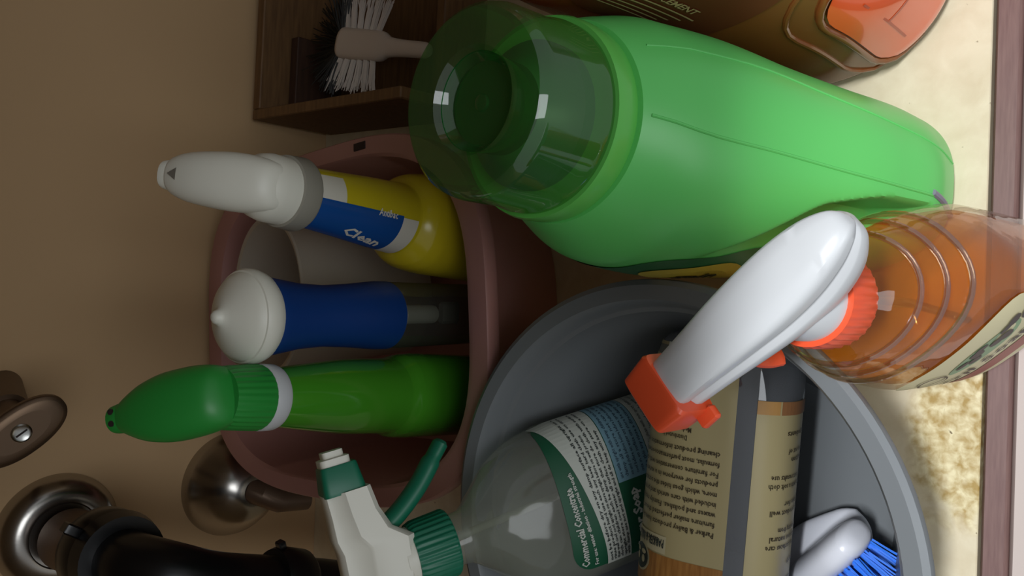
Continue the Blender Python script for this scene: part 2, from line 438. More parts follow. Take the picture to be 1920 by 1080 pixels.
# ================================================================== BRONZE LAUNDRY BOTTLE (right edge)
bronze = clear('bronze_plastic', (150, 84, 44), lo=.06, hi=.6, body=(166, 96, 46), body_fac=.8, rough=.12)
t = thing('softener_bottle', 'glossy bronze brown bottle with orange window and dark red label at right wall', 'bottle', (0.2055, 0.212, 0.0005), face=(1, 0, 0))
bb = Body([(0, 0, 0, .066, .082, 2.6), (.005, 0, 0, .074, .092, 2.6), (.016, 0, 0, .078, .096, 2.6), (.07, 0, 0, .078, .096, 2.7), (.12, 0, .003, .0765, .091, 2.6), (.16, 0, .006, .0712, .084, 2.4),
           (.20, 0, .012, .070, .074, 2.5), (.232, 0, .03, .05, .05, 2.2), (.25, 0, .036, .034, .034, 2), (.26, 0, .036, .03, .03, 2)])
bb.mesh('body', bronze, t, 80, 50, True, True)
sf = surface(bb, 250, .05)
pn = patch('window_panel', sf, rrows(-.047, .008, .044, .116, .024), .0012, plastic('orange_gel', (228, 88, 36), .14, coat=.4), t)
pr = Print(); pr.rect(-.03, .060, .03, .0612); pr.put('moulded_line', sf, .0016, plastic('orange_deep', (180, 60, 26), .2), pn)
pr = Print(); pr.rect(-.031, .030, -.0298, .092); pr.put('moulded_line', sf, .0016, MATS['orange_deep'], pn)
rm = [(a, v) for v, a, b in rrows(-.050, .005, .047, .119, .026)] + [(b, v) for v, a, b in rrows(-.050, .005, .047, .119, .026)[::-1]]
Geo().tube([sf(u, v, .0006) for u, v in rm + rm[:1]], .0022, 10).put('window_rim', bronze, t)
rm = [(a, v) for v, a, b in rrows(-.064, .003, .06, .132, .034)]
Geo().tube([sf(u, v, 0) for u, v in rm], .0016, 8).put('moulded_ridge', bronze, t)
sf2 = surface(bb, 235, .13)
lb = patch('label', sf2, rrows(-.098, .136, .07, .222, .03), .0008, plastic('label_maroon', (104, 44, 26), .3), t)
pr = Print(); pr.text('ENHANCEMENT', -.0595, .207, .0064, wide=.050, bold=.02, rot=R(-90)); pr.put('lettering', sf2, .0012, plastic('ink_tan', (200, 168, 122), .4), lb)
for k in range(8):
    u = (-.064, -.0685, -.073, -.077, -.081, -.044, -.049, -.038)[k]
    pr = Print(); pr.rect(u, (.152 if k < 5 else .182) + .004 * (k % 4), u + .0011, .212, 1, 12); pr.put('label_line', sf2, .0012, MATS['ink_tan'], lb)
Geo().lathe([(.036, .256), (.038, .258), (.037, .29), (.034, .294)], 48, c=(0, .036)).put('cap', plastic('cap_red', (168, 40, 24), .3), t)

# ================================================================== GREY BUCKET
gx, gy = -.1305, .2245
t = thing('grey_bucket', 'round grey plastic bucket holding cleaning bottles and brushes at front left', 'bucket', (gx, gy, .0005), face=(1, 0, 0))
grey_m = plastic('bucket_grey', (114, 118, 120), rough=.36, spec=.5)
Geo().lathe([(.085, 0), (.0885, .003), (.1255, .129), (.1272, .1333), (.1363, .1338), (.1377, .1368), (.1372, .1408), (.1344, .1425), (.1267, .1415), (.1248, .1383), (.1228, .127),
             (.1205, .1255), (.1180, .112), (.0860, .014), (.0825, .006), (.077, .0035), (.045, .0035)], 120, True, True).put('body', grey_m, t)

# ================================================================== CLEAR ORANGE-CLEANER SPRAY BOTTLE
U = Vector((-.68, .733, 0)).normalized()
t = thing('orange_spray_bottle', 'clear spray bottle of orange liquid with white head at the front edge', 'spray bottle', (.0015, .0985, .0045), axis=(-.002, .0205, .2), face=U)
clear_m = clear('clear_pet', (250, 246, 240), lo=.05, hi=.5, rough=.02, bump=.5, bscale=34)
ob = Body([(0, 0, 0, .040, .026, 3), (.004, 0, 0, .0435, .030, 3), (.012, 0, 0, .045, .032, 3), (.095, 0, 0, .0455, .033, 2.8), (.118, 0, 0, .0435, .032, 2.5),
           (.138, 0, 0, .0395, .031, 2.3), (.155, 0, 0, .035, .029, 2.1), (.17, 0, 0, .030, .026, 2), (.179, 0, 0, .0235, .0235, 2), (.186, 0, 0, .0165, .0165, 2), (.196, 0, 0, .0145, .0145, 2)])
ob.mesh('body', clear_m, t, 72, 50)
for z in (.142, .157, .171):
    Geo().tube([ob.P(2 * math.pi * k / 48, z + .003 * math.sin(4 * math.pi * k / 48), .0003) for k in range(49)], .0012, 8, False).put('neck_rib', clear('rib_clear', (250, 236, 220), lo=.22, hi=.5, rough=.05), t)
lq = Body([(r[0] + (.002 if i == 0 else 0), r[1], r[2], r[3] - .0025, r[4] - .0025, r[5]) for i, r in enumerate(ob.S[:7])])
lq.mesh('liquid', clear('orange_liquid', (255, 226, 176), lo=.03, hi=.3, rough=.05, body=(255, 160, 44), body_fac=.26, bump=.8, bscale=26), t, 72, 40, True, True, z1=.136)
Geo().tube([(0, 0, .17), (.002, .001, .1), (.012, .004, .012)], .0022, 10).put('dip_tube', clear_m, t)
sf = surface(ob, 90, .06)
lab_c = plastic('label_buff', (206, 196, 156), .5)
lb = patch('label', sf, rrows(-.036, .018, .036, .116, .02), .0005, lab_c, t)
pr = Print(); pr.rect(-.030, .030, .032, .052); pr.put('label_band', sf, .0008, plastic('label_rust', (150, 84, 70), .5), lb)
pr = Print(); pr.disc(.004, .085, .02, .012); pr.put('label_leaf', sf, .0008, plastic('label_sage', (132, 156, 118), .5), lb)
pr = Print()
pr.disc(-.022, .092, .006, .012, r0=.86)
pr.text('ORANGE', -.022, .088, .004, 'c', wide=.009)
for k in range(9): pr.disc(-.008 + .0045 * k, .088 - .006 * math.sin(k * 1.7), .0036, .0028 + .0012 * (k % 3))
pr.text('Oil Soap', -.004, .060, .014, 'c', wide=.05, bold=.02)
pr.put('lettering', sf, .0011, plastic('ink_umber', (72, 58, 50), .5), lb)
or_m = plastic('orange_plastic', (226, 84, 46), rough=.35)
wh_m = plastic('white_plastic', (198, 200, 201), rough=.35, sss=.1)
collar(t, .182, .018, .0192, .0184, or_m, 34, .0007)
tmA = [(0, -1), (-.4, -1), (-.7, -.98), (-.92, -.75), (-1, -.4), (-1, -.1), (-.97, -.02), (-.8, .16), (-.74, .24), (-.8, .30), (-.88, .36), (-.90, .66), (-.86, .84), (-.74, .94), (-.36, .985), (0, 1)]
tmA = tmA + [(-y, z) for y, z in tmA[-2:0:-1]]
zb = .201
KA = .86
sA = [(-.0315, .0275, .002, .002), (-.0305, .0275, .007, .006), (-.027, .0265, .0115, .0105), (-.018, .024, .0165, .0155), (-.004, .0225, .019, .0190), (.012, .0235, .0185, .0200), (.03, .0265, .0165, .0190), (.05, .0295, .0135, .0170), (.066, .0315, .0118, .0155)]
sA = [tuple(q) for q in spline(sA, 4)]
HX = -.011
sA = [(x * KA * 1.05 + HX, a * KA, max(b, .001) * KA, max(c_, .001) * KA * .82) for x, a, b, c_ in sA]
hd = xloft(sA, tmA, zb).put('spray_head', wh_m, t)
Geo().lathe([(.0165, zb - .004), (.016, zb + .004), (.0135, zb + .012)], 40).put('neck_shroud', wh_m, t)
nx, nzc = .066 * KA * 1.05 + HX, zb + .0318 * KA
nz = Geo().rings([[(nx, y * .0136, nzc + z * .0110) for y, z in tm_se(7, 32)], [(nx + .0015, y * .0142, nzc + z * .0115) for y, z in tm_se(9, 32)],
                  [(nx + .0145, y * .0130, nzc + z * .0108) for y, z in tm_se(9, 32)], [(nx + .0155, y * .0115, nzc + z * .0098) for y, z in tm_se(7, 32)]]).put('nozzle', or_m, t)
Geo().lathe([(.004, 0), (.004, .003), (.0025, .003)], 16).put('nozzle_tip', or_m, nz, mtx=Matrix.Translation((nx + .0153, 0, nzc)) @ Matrix.Rotation(R(90), 4, 'Y'))
Geo().box((nx - .002, .0125, nzc - .009), (nx + .007, .0185, nzc - .005), .001).put('nozzle_lock', or_m, t)
Geo().tube(spline([(.024, 0, zb + .017), (.030, 0, zb + .006), (.033, 0, zb - .010), (.032, 0, zb - .022)], 6), [(.003, .008)] * 18 + [(.002, .006)], 14, flat=(1, 0, 0)).put('trigger', or_m, t)

# ================================================================== CLEAR CONCENTRATE SPRAY BOTTLE (in grey bucket)
B, K = Vector((-.106, .266, .0150)), Vector((-.1495, .337, .178))
ax_ = (K - B).normalized()
LK = (K - B).length
t = thing('concentrate_spray_bottle', 'clear spray bottle with green text label at the back of the grey bucket', 'spray bottle', B, axis=ax_, face=(.97, .2, 0))
cb = Body([(0, 0, 0, .042, .025, 2.8), (.005, 0, 0, .047, .029, 2.8), (.015, 0, 0, .049, .031, 2.7), (.10, 0, 0, .049, .031, 2.6), (.123, 0, 0, .046, .0305, 2.4),
           (.146, 0, 0, .036, .028, 2.2), (.162, 0, 0, .022, .0215, 2), (.171, 0, 0, .0155, .0155, 2), (LK + .002, 0, 0, .0145, .0145, 2)])
clear2 = clear('clear_bottle', (232, 236, 230), lo=.035, hi=.6, rough=.09, body=(214, 216, 200), body_fac=.27, bump=.5, bscale=30)
cb.mesh('body', clear2, t, 72, 50)
Geo().tube([(0, 0, .19), (.004, 0, .1), (.012, .004, .01)], .0025, 10).put('dip_tube', clear2, t)
dgreen = plastic('label_pine', (22, 84, 56), .45)
sf = surface(cb, -86, .06)
lb = patch('label', sf, [(v, a, b) for v, a, b in rrows(-.047, .008, .056, .118, .012)], .0005, dgreen, t)
lw_m = plastic('label_white', (196, 200, 190), .5)
def slant(u): return .096 + .0212 * max(0, min(1, (u + .047) / .10)) ** 1.7          # the white field widens towards the right
pr = Print(); N_ = 36
V_ = [(-.047 + .1025 * i / N_, .0795 + (slant(-.047 + .1025 * i / N_) - .0795) * j / 3) for j in range(4) for i in range(N_ + 1)]
pr.add(V_, [[j * (N_ + 1) + i, j * (N_ + 1) + i + 1, (j + 1) * (N_ + 1) + i + 1, (j + 1) * (N_ + 1) + i] for j in range(3) for i in range(N_)])
pr.put('label_text_panel', sf, .0008, lw_m, lb)
pr = Print(); pr.rect(-.0, .010, .056, .0535, 20); pr.put('label_lower_panel', sf, .0008, lw_m, lb)
pr = Print(); pr.rect(-.002, .054, .0555, .0790, 30, 3); pr.put('label_blue_panel', sf, .0009, plastic('label_blue', (120, 160, 176), .5), lb)
pr = Print()
pr.text('Commercial Concentrate', -.044, .1085, .0068, wide=.050, bold=.03, rot=R(1.5))
pr.text('For use: water dilution - industrial strength', -.044, .1025, .0034, wide=.058, bold=.03, rot=R(5))
pr.put('lettering_white', sf, .0011, lw_m, lb)
pr = Print()
pr.text('Sugar Soap', -.043, .0685, .0085, wide=.036, bold=.04)
pr.text('Multi-Purpose', -.043, .0585, .0068, wide=.036, bold=.03)
pr.text('Cleaner & more', -.043, .0495, .0068, wide=.036, bold=.03)
pr.put('lettering_white', sf, .0011, lw_m, lb)
words = 'use this product on any hard surface that can be cleaned with water rinse well keep away from children do not mix read all directions before each use spray and wipe with a clean damp cloth store upright in a cool dry place'.split()
rw = random.Random(7)
pr = Print()
for k in range(6):
    s_ = ' '.join(rw.choice(words) for _ in range(12)); pr.text(s_, -.045, .0925 - .0024 * k, .0027, wide=.097 - (.02 if k in (2, 5) else 0), bold=.02, rot=R(5 - k * .8))
pr.put('lettering_dark', sf, .0012, plastic('ink_black', (44, 52, 50), .5), lb)
pr = Print()
for k in range(9):
    s_ = ' '.join(rw.choice(words) for _ in range(9)); pr.text(s_, .002, .0490 - .0042 * k, .0034, wide=.050)
pr.put('lettering_dark', sf, .0012, MATS['ink_black'], lb)
pr = Print()
for k in range(6):
    s_ = ' '.join(rw.choice(words) for _ in range(9)); pr.text(s_, .000, .0750 - .0038 * k, .0032, wide=.053, bold=.01)
pr.put('lettering_blue', sf, .0012, plastic('ink_navy', (52, 74, 92), .5), lb)
teal = plastic('teal_plastic', (20, 108, 80), rough=.42)
collar(t, LK - .004, .024, .0185, .0175, teal, 32, .0011)
wh2 = plastic('white_head', (224, 222, 208), rough=.42)
zb = LK + .014
tmB = [(0, -1), (-.8, -1), (-1, -.8), (-1, .15), (-.92, .25), (-.70, .55), (-.66, .9), (-.5, 1), (0, 1)]
tmB = tmB + [(-y, z) for y, z in tmB[-2:0:-1]]
sB = [(-.042, .03, .014, .012), (-.04, .03, .016, .0135), (-.02, .028, .0185, .015), (0, .026, .020, .016), (.014, .025, .0205, .016), (.022, .031, .016, .016), (.034, .033, .0135, .0155), (.047, .034, .0128, .0148)]
xloft(sB, tmB, zb).put('spray_head', wh2, t)
Geo().lathe([(.0165, zb - .001), (.0165, zb + .012)], 36).put('neck_shroud', wh2, t)
nz = Geo().rings([[(x, y * hy, zb + .035 + z * hz) for y, z in tm_se(7, 28)] for x, hy, hz in ((.046, .013, .0115), (.048, .0135, .012), (.061, .0115, .0105), (.062, .011, .010))]).put('nozzle', teal, t)
Geo().rings([[(x, y * hy, zb + .036 + z * hz) for y, z in tm_se(6, 24)] for x, hy, hz in ((.062, .010, .0085), (.066, .010, .0085), (.0665, .007, .006), (.070, .007, .006))]).put('nozzle_tip', wh2, nz)
Geo().tube(spline([(.018, 0, zb + .022), (.025, 0, zb + .008), (.036, 0, zb - .007), (.049, 0, zb - .020), (.057, 0, zb - .028)], 6), [(.0055, .008)] * 18 + [(.0045, .007)] * 6 + [(.003, .005)], 16, flat=(0, 0, 1)).put('trigger', teal, t)

# ================================================================== POLISH BOTTLE (lying in grey bucket)
B, K = Vector((-.0235, .2080, .0815)), Vector((-.163, .2160, .0825))
t = thing('polish_bottle', 'clear bottle with two cream text labels, lying on its side across the grey bucket', 'bottle', B, axis=(K - B), face=(0, -.3, 1))
pb = Body([(0, 0, 0, .026, .032, 2.8), (.003, 0, 0, .031, .036, 2.8), (.01, 0, 0, .0355, .0392, 2.8), (.03, 0, 0, .037, .0400, 2.8), (.148, 0, 0, .037, .0400, 2.8), (.165, 0, 0, .033, .035, 2.5), (.179, 0, 0, .02, .02, 2), (.185, 0, 0, .013, .013, 2), (.192, 0, 0, .013, .013, 2)])
pb.mesh('body', clear('clear_polish', (214, 216, 218), lo=.07, hi=.6, rough=.04, body=(176, 180, 186), body_fac=.34), t, 72, 50, True, True)
Geo().lathe([(.0155, .186), (.0155, .201), (.014, .203)], 36).put('cap', plastic('cap_cream', (220, 214, 196), .4), t)
cream = plastic('label_cream', (182, 168, 124), .4)
grain = wood_mat('label_woodprint', (146, 96, 46), (178, 126, 66), 60, (10, 10, 1), .4)
ink = plastic('ink_brown', (62, 52, 36), .5)
# front label: local y is world left-right of the reader; the text runs across the bottle
sf0 = surface(pb, 22, .08); sf = lambda u, v, off: sf0(u, v - .009, off)
F0, F1 = -.031, .034
lb = patch('front_label', sf, [(.014 + .134 * k / 16, F0, F1) for k in range(17)], .0004, cream, t)
lines = ['Parker & Bailey products have been', 'furniture maker perfected the art of', 'waxes and polishes. Family recipes', 'included with care enrich and protect', 'more, which goes hides the scratches', 'products for everyone in a variety of', 'For furniture conversation with care', 'formulas, most performance-oriented', 'cleaning product information visit']
pr = Print()
for k, s_ in enumerate(lines): pr.text(s_, F0 + .006, .110 - .0053 * k, .0042, wide=.050, bold=.014)
for k, s_ in enumerate(['Distributed by', 'Medway, Ma 02053', 'parkerbailey', '12 FL OZ (355 ml)']): pr.text(s_, F0 + (.024, .022, .022, .011)[k], .0615 - .0043 * k, .0038, wide=(.016, .02, .018, .03)[k], bold=.012)
pr.text('SINCE 1879', F0 + .036, .1195, .0034, wide=.018, bold=.04)
pr.put('lettering', sf, .0009, ink, lb)
pr = Print(); pr.rect(F0 + .014, .014, F0 + .044, .045, 8); pr.put('barcode_field', sf, .0007, plastic('label_pale', (206, 208, 200), .5), lb)
pr = Print(); xq = F0 + .018; rb_ = random.Random(3)
while xq < F0 + .042:
    wq = rb_.choice([.0003, .0005, .0008]); pr.rect(xq, .016, xq + wq, .044, 1, 1); xq += wq + rb_.choice([.0003, .0005, .0007])
pr.put('barcode', sf, .0010, plastic('ink_black', (44, 52, 50), .5), lb)
pr = Print(); pr.rect(F0, .1285, F1, .1478, 20); pr.put('wood_print', sf, .0007, grain, lb)
pr = Print(); pr.rect(F0 + .031, .1145 + .0035, F0 + .056, .1275, 12); pr.put('logo_field', sf, .0009, plastic('label_pale_cream', (196, 186, 150), .5), lb)
pr = Print(); pr.disc(F0 + .049, .1335, .0082, .0082); pr.put('logo_ring', sf, .0010, MATS['label_pale_cream'], lb)
pr = Print(); pr.text('PARKER & BAILEY', F0 + .0435, .1200, .0062, 'c', wide=.023, bold=.03); pr.put('logo', sf, .0012, plastic('ink_black', (44, 52, 50), .5), lb)
pr = Print(); pr.disc(F0 + .049, .1335, .0070, .0070); pr.put('logo_disc', sf, .0012, MATS['ink_black'], lb)
for du in (-.0030, .0030):
    pr = Print(); pr.disc(F0 + .049 + du, .1345, .0015, .0021); pr.put('logo_portrait', sf, .0014, MATS['label_pale_cream'], lb)
    pr = Print(); pr.disc(F0 + .049 + du, .1305, .0022, .0013); pr.put('logo_portrait', sf, .0014, MATS['label_pale_cream'], lb)
# back label on the side turned to the front
sf = surface(pb, -58, .08)
lb = patch('back_label', sf, [(.029 + .115 * k / 16, -.022, .019) for k in range(17)], .0004, cream, t)
pr = Print()
for k, (s_, wq) in enumerate([('furniture and', .026), ('cabinet and', .022), ('floors and trim', .030), ('', 0), ('apply', .011), ('', 0), ('wood surfaces care', .029), ('restores natural', .027), ('protecting from', .022), ('', 0), ('stir product well', .028), ('shake for', .019), ('', 0), ('wipe with a soft cloth', .030), ('for best results use', .029), ('', 0), ('caution', .016), ('keep out of', .019), ('', 0), ('ingredients', .021)]):
    if s_: pr.text(s_, -.020, .132 - .0046 * k, .0042, wide=wq, bold=.014)
pr.put('lettering', sf, .0009, ink, lb)
pr = Print(); pr.rect(-.022, .029, .006, .036, 10); pr.put('label_brown_band', sf, .0008, plastic('label_tan', (150, 104, 66), .5), lb)
pr = Print(); pr.rect(.007, .029, .019, .036, 6); pr.put('label_ochre_band', sf, .0008, plastic('label_ochre', (188, 142, 82), .5), lb)

# ================================================================== SCRUB BRUSHES (in grey bucket)
blue_b = plastic('bristle_blue', (30, 116, 232), .35)
navy_b = plastic('bristle_navy', (20, 44, 104), .45)
br_w = plastic('brush_white', (226, 228, 236), .3)
def tuft(g, p, d, L, r, rng, n=7, spread=.25):
    d = Vector(d).normalized()
    for _ in range(n):
        e = (d + Vector((rng.uniform(-1, 1), rng.uniform(-1, 1), rng.uniform(-1, 1))) * spread).normalized()
        o = Vector(p) + Vector((rng.uniform(-1, 1), rng.uniform(-1, 1), rng.uniform(-1, 1))) * r
        k = L * rng.uniform(.8, 1.05); sag = Vector((rng.uniform(-.2, .2), rng.uniform(-.2, .2), rng.uniform(-.2, .2))) * k
        g.tube([o, o + e * k * .5, o + e * k + sag * .35], [.0008, .0007, .0005], 4)
t = thing('scrub_brush', 'white scrub brush with bright blue bristles, upper one at the front of the grey bucket', 'brush', (-.150, .169, .042), axis=(-.66, .62, -.26), face=(.15, -.9, .12))
hb = Body([(-.034, 0, 0, .003, .005, 2), (-.033, 0, 0, .006, .010, 2.2), (-.028, 0, 0, .0085, .015, 2.3), (-.015, 0, 0, .0095, .018, 2.4), (.01, 0, 0, .0095, .018, 2.4), (.03, 0, 0, .008, .012, 2.3), (.05, 0, 0, .0065, .008, 2), (.066, 0, 0, .006, .008, 2), (.07, 0, 0, .004, .005, 2)])
hb.mesh('handle', br_w, t, 40, 40, True, True)
rg = random.Random(5)
for k in range(7):
    for yy in (-.009, .0, .009):
        g = Geo(); tuft(g, (.009, yy, -.026 + .009 * k), (1, yy * 18, -.15), .026, .0022, rg, 12, .12); g.put('bristle_tuft', blue_b, t)
t = thing('scrub_brush', 'white brush with navy bristles lying at the bucket bottom, half under the polish bottle', 'brush', (-.141, .171, .0165), axis=(-.066, .108, .002), face=(0, 0, -1))
hb = Body([(-.020, 0, 0, .003, .005, 2), (-.018, 0, 0, .005, .010, 2.2), (-.008, 0, 0, .007, .0135, 2.3), (.01, 0, 0, .0075, .014, 2.3), (.04, 0, 0, .006, .009, 2.2), (.06, 0, 0, .006, .008, 2.2), (.07, 0, 0, .006, .013, 2.3), (.103, 0, 0, .006, .014, 2.3), (.11, 0, 0, .004, .008, 2.2)])
hb.mesh('handle', br_w, t, 40, 40, True, True)
for k in range(4):
    for yy in (-.011, .0, .011):
        g = Geo(); tuft(g, (.005, yy, .074 + .009 * k), (.15, yy * 90 + .1, .5 * (k - 1.5)), .012, .002, rg, 9, .2); g.put('bristle_tuft', navy_b, t)

# ================================================================== PINK TUB
pink_m = plastic('tub_pink', (170, 122, 114), rough=.42)
PC = Vector((-.0315, .530, .0))
t = thing('pink_tub', 'dusty pink oblong plastic tub holding three upright bottles by the back wall', 'tub', (PC.x, PC.y, .0005), face=(.995, .09, 0))
def ring_pink(rx, ry, z, n=3.2, N=96):
    return [(*se(2 * math.pi * i / N, rx, ry, n), z) for i in range(N)]
RX, RY = .1375, .1805
g = Geo().rings([ring_pink(RX - .030, RY - .050, 0), ring_pink(RX - .027, RY - .047, .004), ring_pink(RX - .013, RY - .018, .112), ring_pink(RX - .0125, RY - .017, .1212), ring_pink(RX - .001, RY - .001, .1217), ring_pink(RX, RY, .124), ring_pink(RX, RY, .1315),
                 ring_pink(RX - .001, RY - .001, .133), ring_pink(RX - .0135, RY - .0135, .1332), ring_pink(RX - .0155, RY - .0190, .131), ring_pink(RX - .0305, RY - .0505, .006), ring_pink(RX - .038, RY - .058, .0035)])
g.put('body', pink_m, t)
slot_m = plastic('slot_dark', (38, 22, 22), .7)
for a in (R(16), R(-9)):
    x, y = se(a, RX - .0068, RY - .0068, 3.2)
    Geo().box((x - .003, y - .007, .1328), (x + .003, y + .007, .1337), .0004).put('rim_slot', slot_m, t)

# ------------------------------------------------------------------ yellow spray bottle
B, K = Vector((.037, .453, .0095)), Vector((.0527, .4165, .240))
LK = (K - B).length
t = thing('yellow_spray_bottle', 'yellow spray bottle with white trigger head and blue label, at right in the pink tub', 'spray bottle', B, axis=(K - B), face=(.06, 1, 0))
yel = plastic('yellow_plastic', (198, 178, 34), rough=.22, sss=.05)
yb = Body([(0, 0, 0, .030, .030, 2.8), (.005, 0, 0, .034, .034, 2.8), (.012, 0, 0, .036, .036, 2.7), (.098, 0, 0, .036, .036, 2.5), (.118, 0, 0, .0345, .0345, 2.4), (.128, 0, 0, .0315, .0315, 2.2), (.133, 0, 0, .0275, .0275, 2), (.1365, 0, 0, .0245, .0245, 2),
           (.16, 0, 0, .0230, .0230, 2), (.195, 0, 0, .0200, .0200, 2), (.22, 0, 0, .0180, .0180, 2), (LK, 0, 0, .0165, .0165, 2)])
yb.mesh('body', yel, t, 64, 50, True, True)
sf = surface(yb, 180, .18)
wl = plastic('sleeve_white', (214, 208, 196), .25)
lb = patch('label', sf, [(.139 + .088 * k / 16, -.034, .026 - .008 * k / 16) for k in range(17)], .0005, yel, t)
pr = Print(); pr.rect(-.033, .1395, -.0015, .154, 20); pr.put('label_white_block', sf, .0009, wl, lb)
pr = Print(); pr.rect(-.0005, .203, .017, .226, 20); pr.put('label_white_block', sf, .0009, wl, lb)
pr = Print(); pr.rect(-.032, .154, -.0005, .222, 24, 8); pr.put('label_blue_field', sf, .0009, plastic('label_cobalt', (22, 76, 148), .25), lb)
pr = Print(); pr.text('Antibac', -.003, .176, .006, wide=.016, bold=.02, rot=R(-90)); pr.put('lettering', sf, .0013, wl, lb)
pr = Print(); pr.text('Clean', -.022, .196, .010, wide=.034, bold=.03, rot=R(-96)); pr.put('lettering', sf, .0013, wl, lb)
wh3 = plastic('white_head', (224, 222, 208), rough=.34)
ring_m = plastic('ring_grey', (150, 146, 134), .45)
Geo().lathe([(.0215, LK - .010), (.0225, LK - .008), (.0215, LK + .003), (.019, LK + .004)], 56).put('neck_ring', ring_m, t)
Geo().lathe([(.0200, LK + .003), (.0200, LK + .014), (.0185, LK + .020), (.0150, LK + .025)], 56).put('collar', wh3, t)
zb = LK + .011
sC = [(-.0235, .0085, .003, .004), (-.0215, .0095, .010, .011), (-.015, .0135, .0155, .0165), (0, .022, .0185, .0195), (.02, .034, .0195, .0205), (.042, .046, .0185, .0195), (.062, .056, .0155, .0175), (.075, .062, .0125, .0145), (.079, .064, .0110, .0125)]
sC = [(x * .60 - .004, a * .48, b * .80, c_ * .82) for x, a, b, c_ in spline(sC, 4)]
xloft(sC, tm_se(2.4, 40), zb).put('spray_head', wh3, t)
nzy = Geo().rings([[(x * .60 - .004, y * r_ * 1.05, zb + zc * .48 + z * r_ * .95) for y, z in tm_se(2.6, 28)] for x, zc, r_ in ((.078, .0635, .0088), (.080, .0645, .009), (.087, .0685, .008), (.088, .069, .007))]).put('nozzle', wh3, t)
Geo().rings([[(x, (y * k_), z) for x, y, z in ((.033, -.0035, zb + .0381 + dz), (.033, .0035, zb + .0381 + dz), (.0385, 0, zb + .0397 + dz))] for dz, k_ in ((-.003, 1), (.0012, 1))]).put('arrow_mark', plastic('mark_grey', (112, 106, 96), .5), t)
Geo().tube(spline([(.03, 0, zb + .02), (.04, 0, zb + .004), (.05, 0, zb - .012), (.052, 0, zb - .028)], 5), (.004), 12).put('trigger', wh3, t)

# ------------------------------------------------------------------ green spray bottle
B, K = Vector((-.089, .453, .0085)), Vector((-.0675, .418, .255))
LK = (K - B).length
t = thing('green_spray_bottle', 'green spray bottle with green head and white neck ring in the pink tub', 'spray bottle', B, axis=(K - B), face=(-.34, 1, .0))
gsm = plastic('green_tint_plastic', (66, 142, 34), rough=.12, spec=.6, coat=.3)
kb = Body([(0, 0, 0, .027, .024, 2.6), (.005, 0, 0, .031, .028, 2.6), (.012, 0, 0, .033, .030, 2.5), (.118, 0, 0, .032, .029, 2.4), (.132, 0, 0, .030, .028, 2.3), (.140, 0, 0, .0262, .0258, 2.1),
           (.146, 0, 0, .0258, .0255, 2), (.18, 0, 0, .0240, .0240, 2), (.212, 0, 0, .0205, .0205, 2), (LK - .008, 0, 0, .0165, .0165, 2)])
kb.mesh('body', gsm, t, 64, 50, True, True)
Geo().lathe([(.0188, LK - .012), (.0195, LK - .010), (.0195, LK - .003), (.018, LK - .001)], 48).put('neck_ring', wh_m, t)
gh = plastic('green_head', (40, 142, 56), rough=.4)
collar(t, LK - .002, .026, .0186, .0170, gh, 30, .0007)
zb = LK + .020
sD = [(-.0215, .010, .003, .004), (-.0195, .011, .010, .011), (-.013, .0145, .0155, .0165), (0, .021, .0175, .0195), (.018, .030, .018, .0205), (.038, .040, .0168, .0202), (.058, .050, .0142, .0172), (.073, .0575, .0112, .0125), (.080, .061, .0095, .0095)]
sD = [(x * .60, a * .46, b * .84, c_ * .96) for x, a, b, c_ in spline(sD, 4)]
xloft(sD, tm_se(2.3, 40), zb).put('spray_head', gh, t)
nzg = Geo().rings([[(x * .60, y * r_ * .9, zb + zc * .46 + z * r_ * .85) for y, z in tm_se(2.2, 28)] for x, zc, r_ in ((.079, .0605, .0095), (.081, .0615, .0098), (.090, .066, .0088), (.091, .0665, .0075))]).put('nozzle', gh, t)
for dy in (-.0035, .003):
    Geo().lathe([(.0017, 0), (.0017, .001)], 12).put('vent_hole', slot_m, nzg, mtx=Matrix.Translation((.0505, dy, zb + .0362)) @ Matrix.Rotation(R(-26), 4, 'Y'))
Geo().tube(spline([(.03, 0, zb + .018), (.04, 0, zb + .002), (.05, 0, zb - .014), (.052, 0, zb - .03)], 5), (.004), 12).put('trigger', gh, t)

# ------------------------------------------------------------------ blue waisted bottle
B, K = Vector((-.0215, .45, .0065)), Vector((-.0215, .428, .272))
t = thing('blue_bottle', 'dark blue waisted bottle with white domed pointed cap, in the middle of the pink tub', 'bottle', B, axis=(K - B), face=(0, -1, 0))
nav = plastic('blue_sleeve', (8, 54, 118), rough=.45)
Geo().lathe([(.021, .138), (.0236, .140), (.0234, .150), (.0212, .172), (.0198, .194), (.0206, .214), (.0235, .234), (.0252, .244), (.0245, .2465)], 64).put('grip_sleeve', nav, t)
Geo().lathe([(.019, .234), (.0268, .2425), (.0284, .2470), (.0284, .2515), (.0272, .2535), (.0262, .2538), (.0256, .2552), (.0225, .2582), (.0160, .2620), (.0090, .2655), (.0056, .2670), (.0042, .2688), (.0036, .2705), (.0018, .2718)], 64).put('domed_cap', wh3, t)
Geo().lathe([(.0205, 0), (.0228, .003), (.0232, .01), (.0232, .136), (.0222, .1385)], 64, True, True).put('clear_base', clear('clear_smoke', (190, 192, 184), lo=.07, hi=.6, rough=.08, body=(150, 150, 140), body_fac=.14), t)
Geo().lathe([(.0065, .104), (.0068, .106), (.0068, .138)], 24, c=(.013, .001)).put('inner_tube', plastic('tube_pale', (206, 206, 200), .25, coat=.4), t)
Geo().box((.012, -.006, .080), (.019, .010, .098), .002).put('inner_valve', plastic('smoke_grey', (120, 120, 116), .4), t)

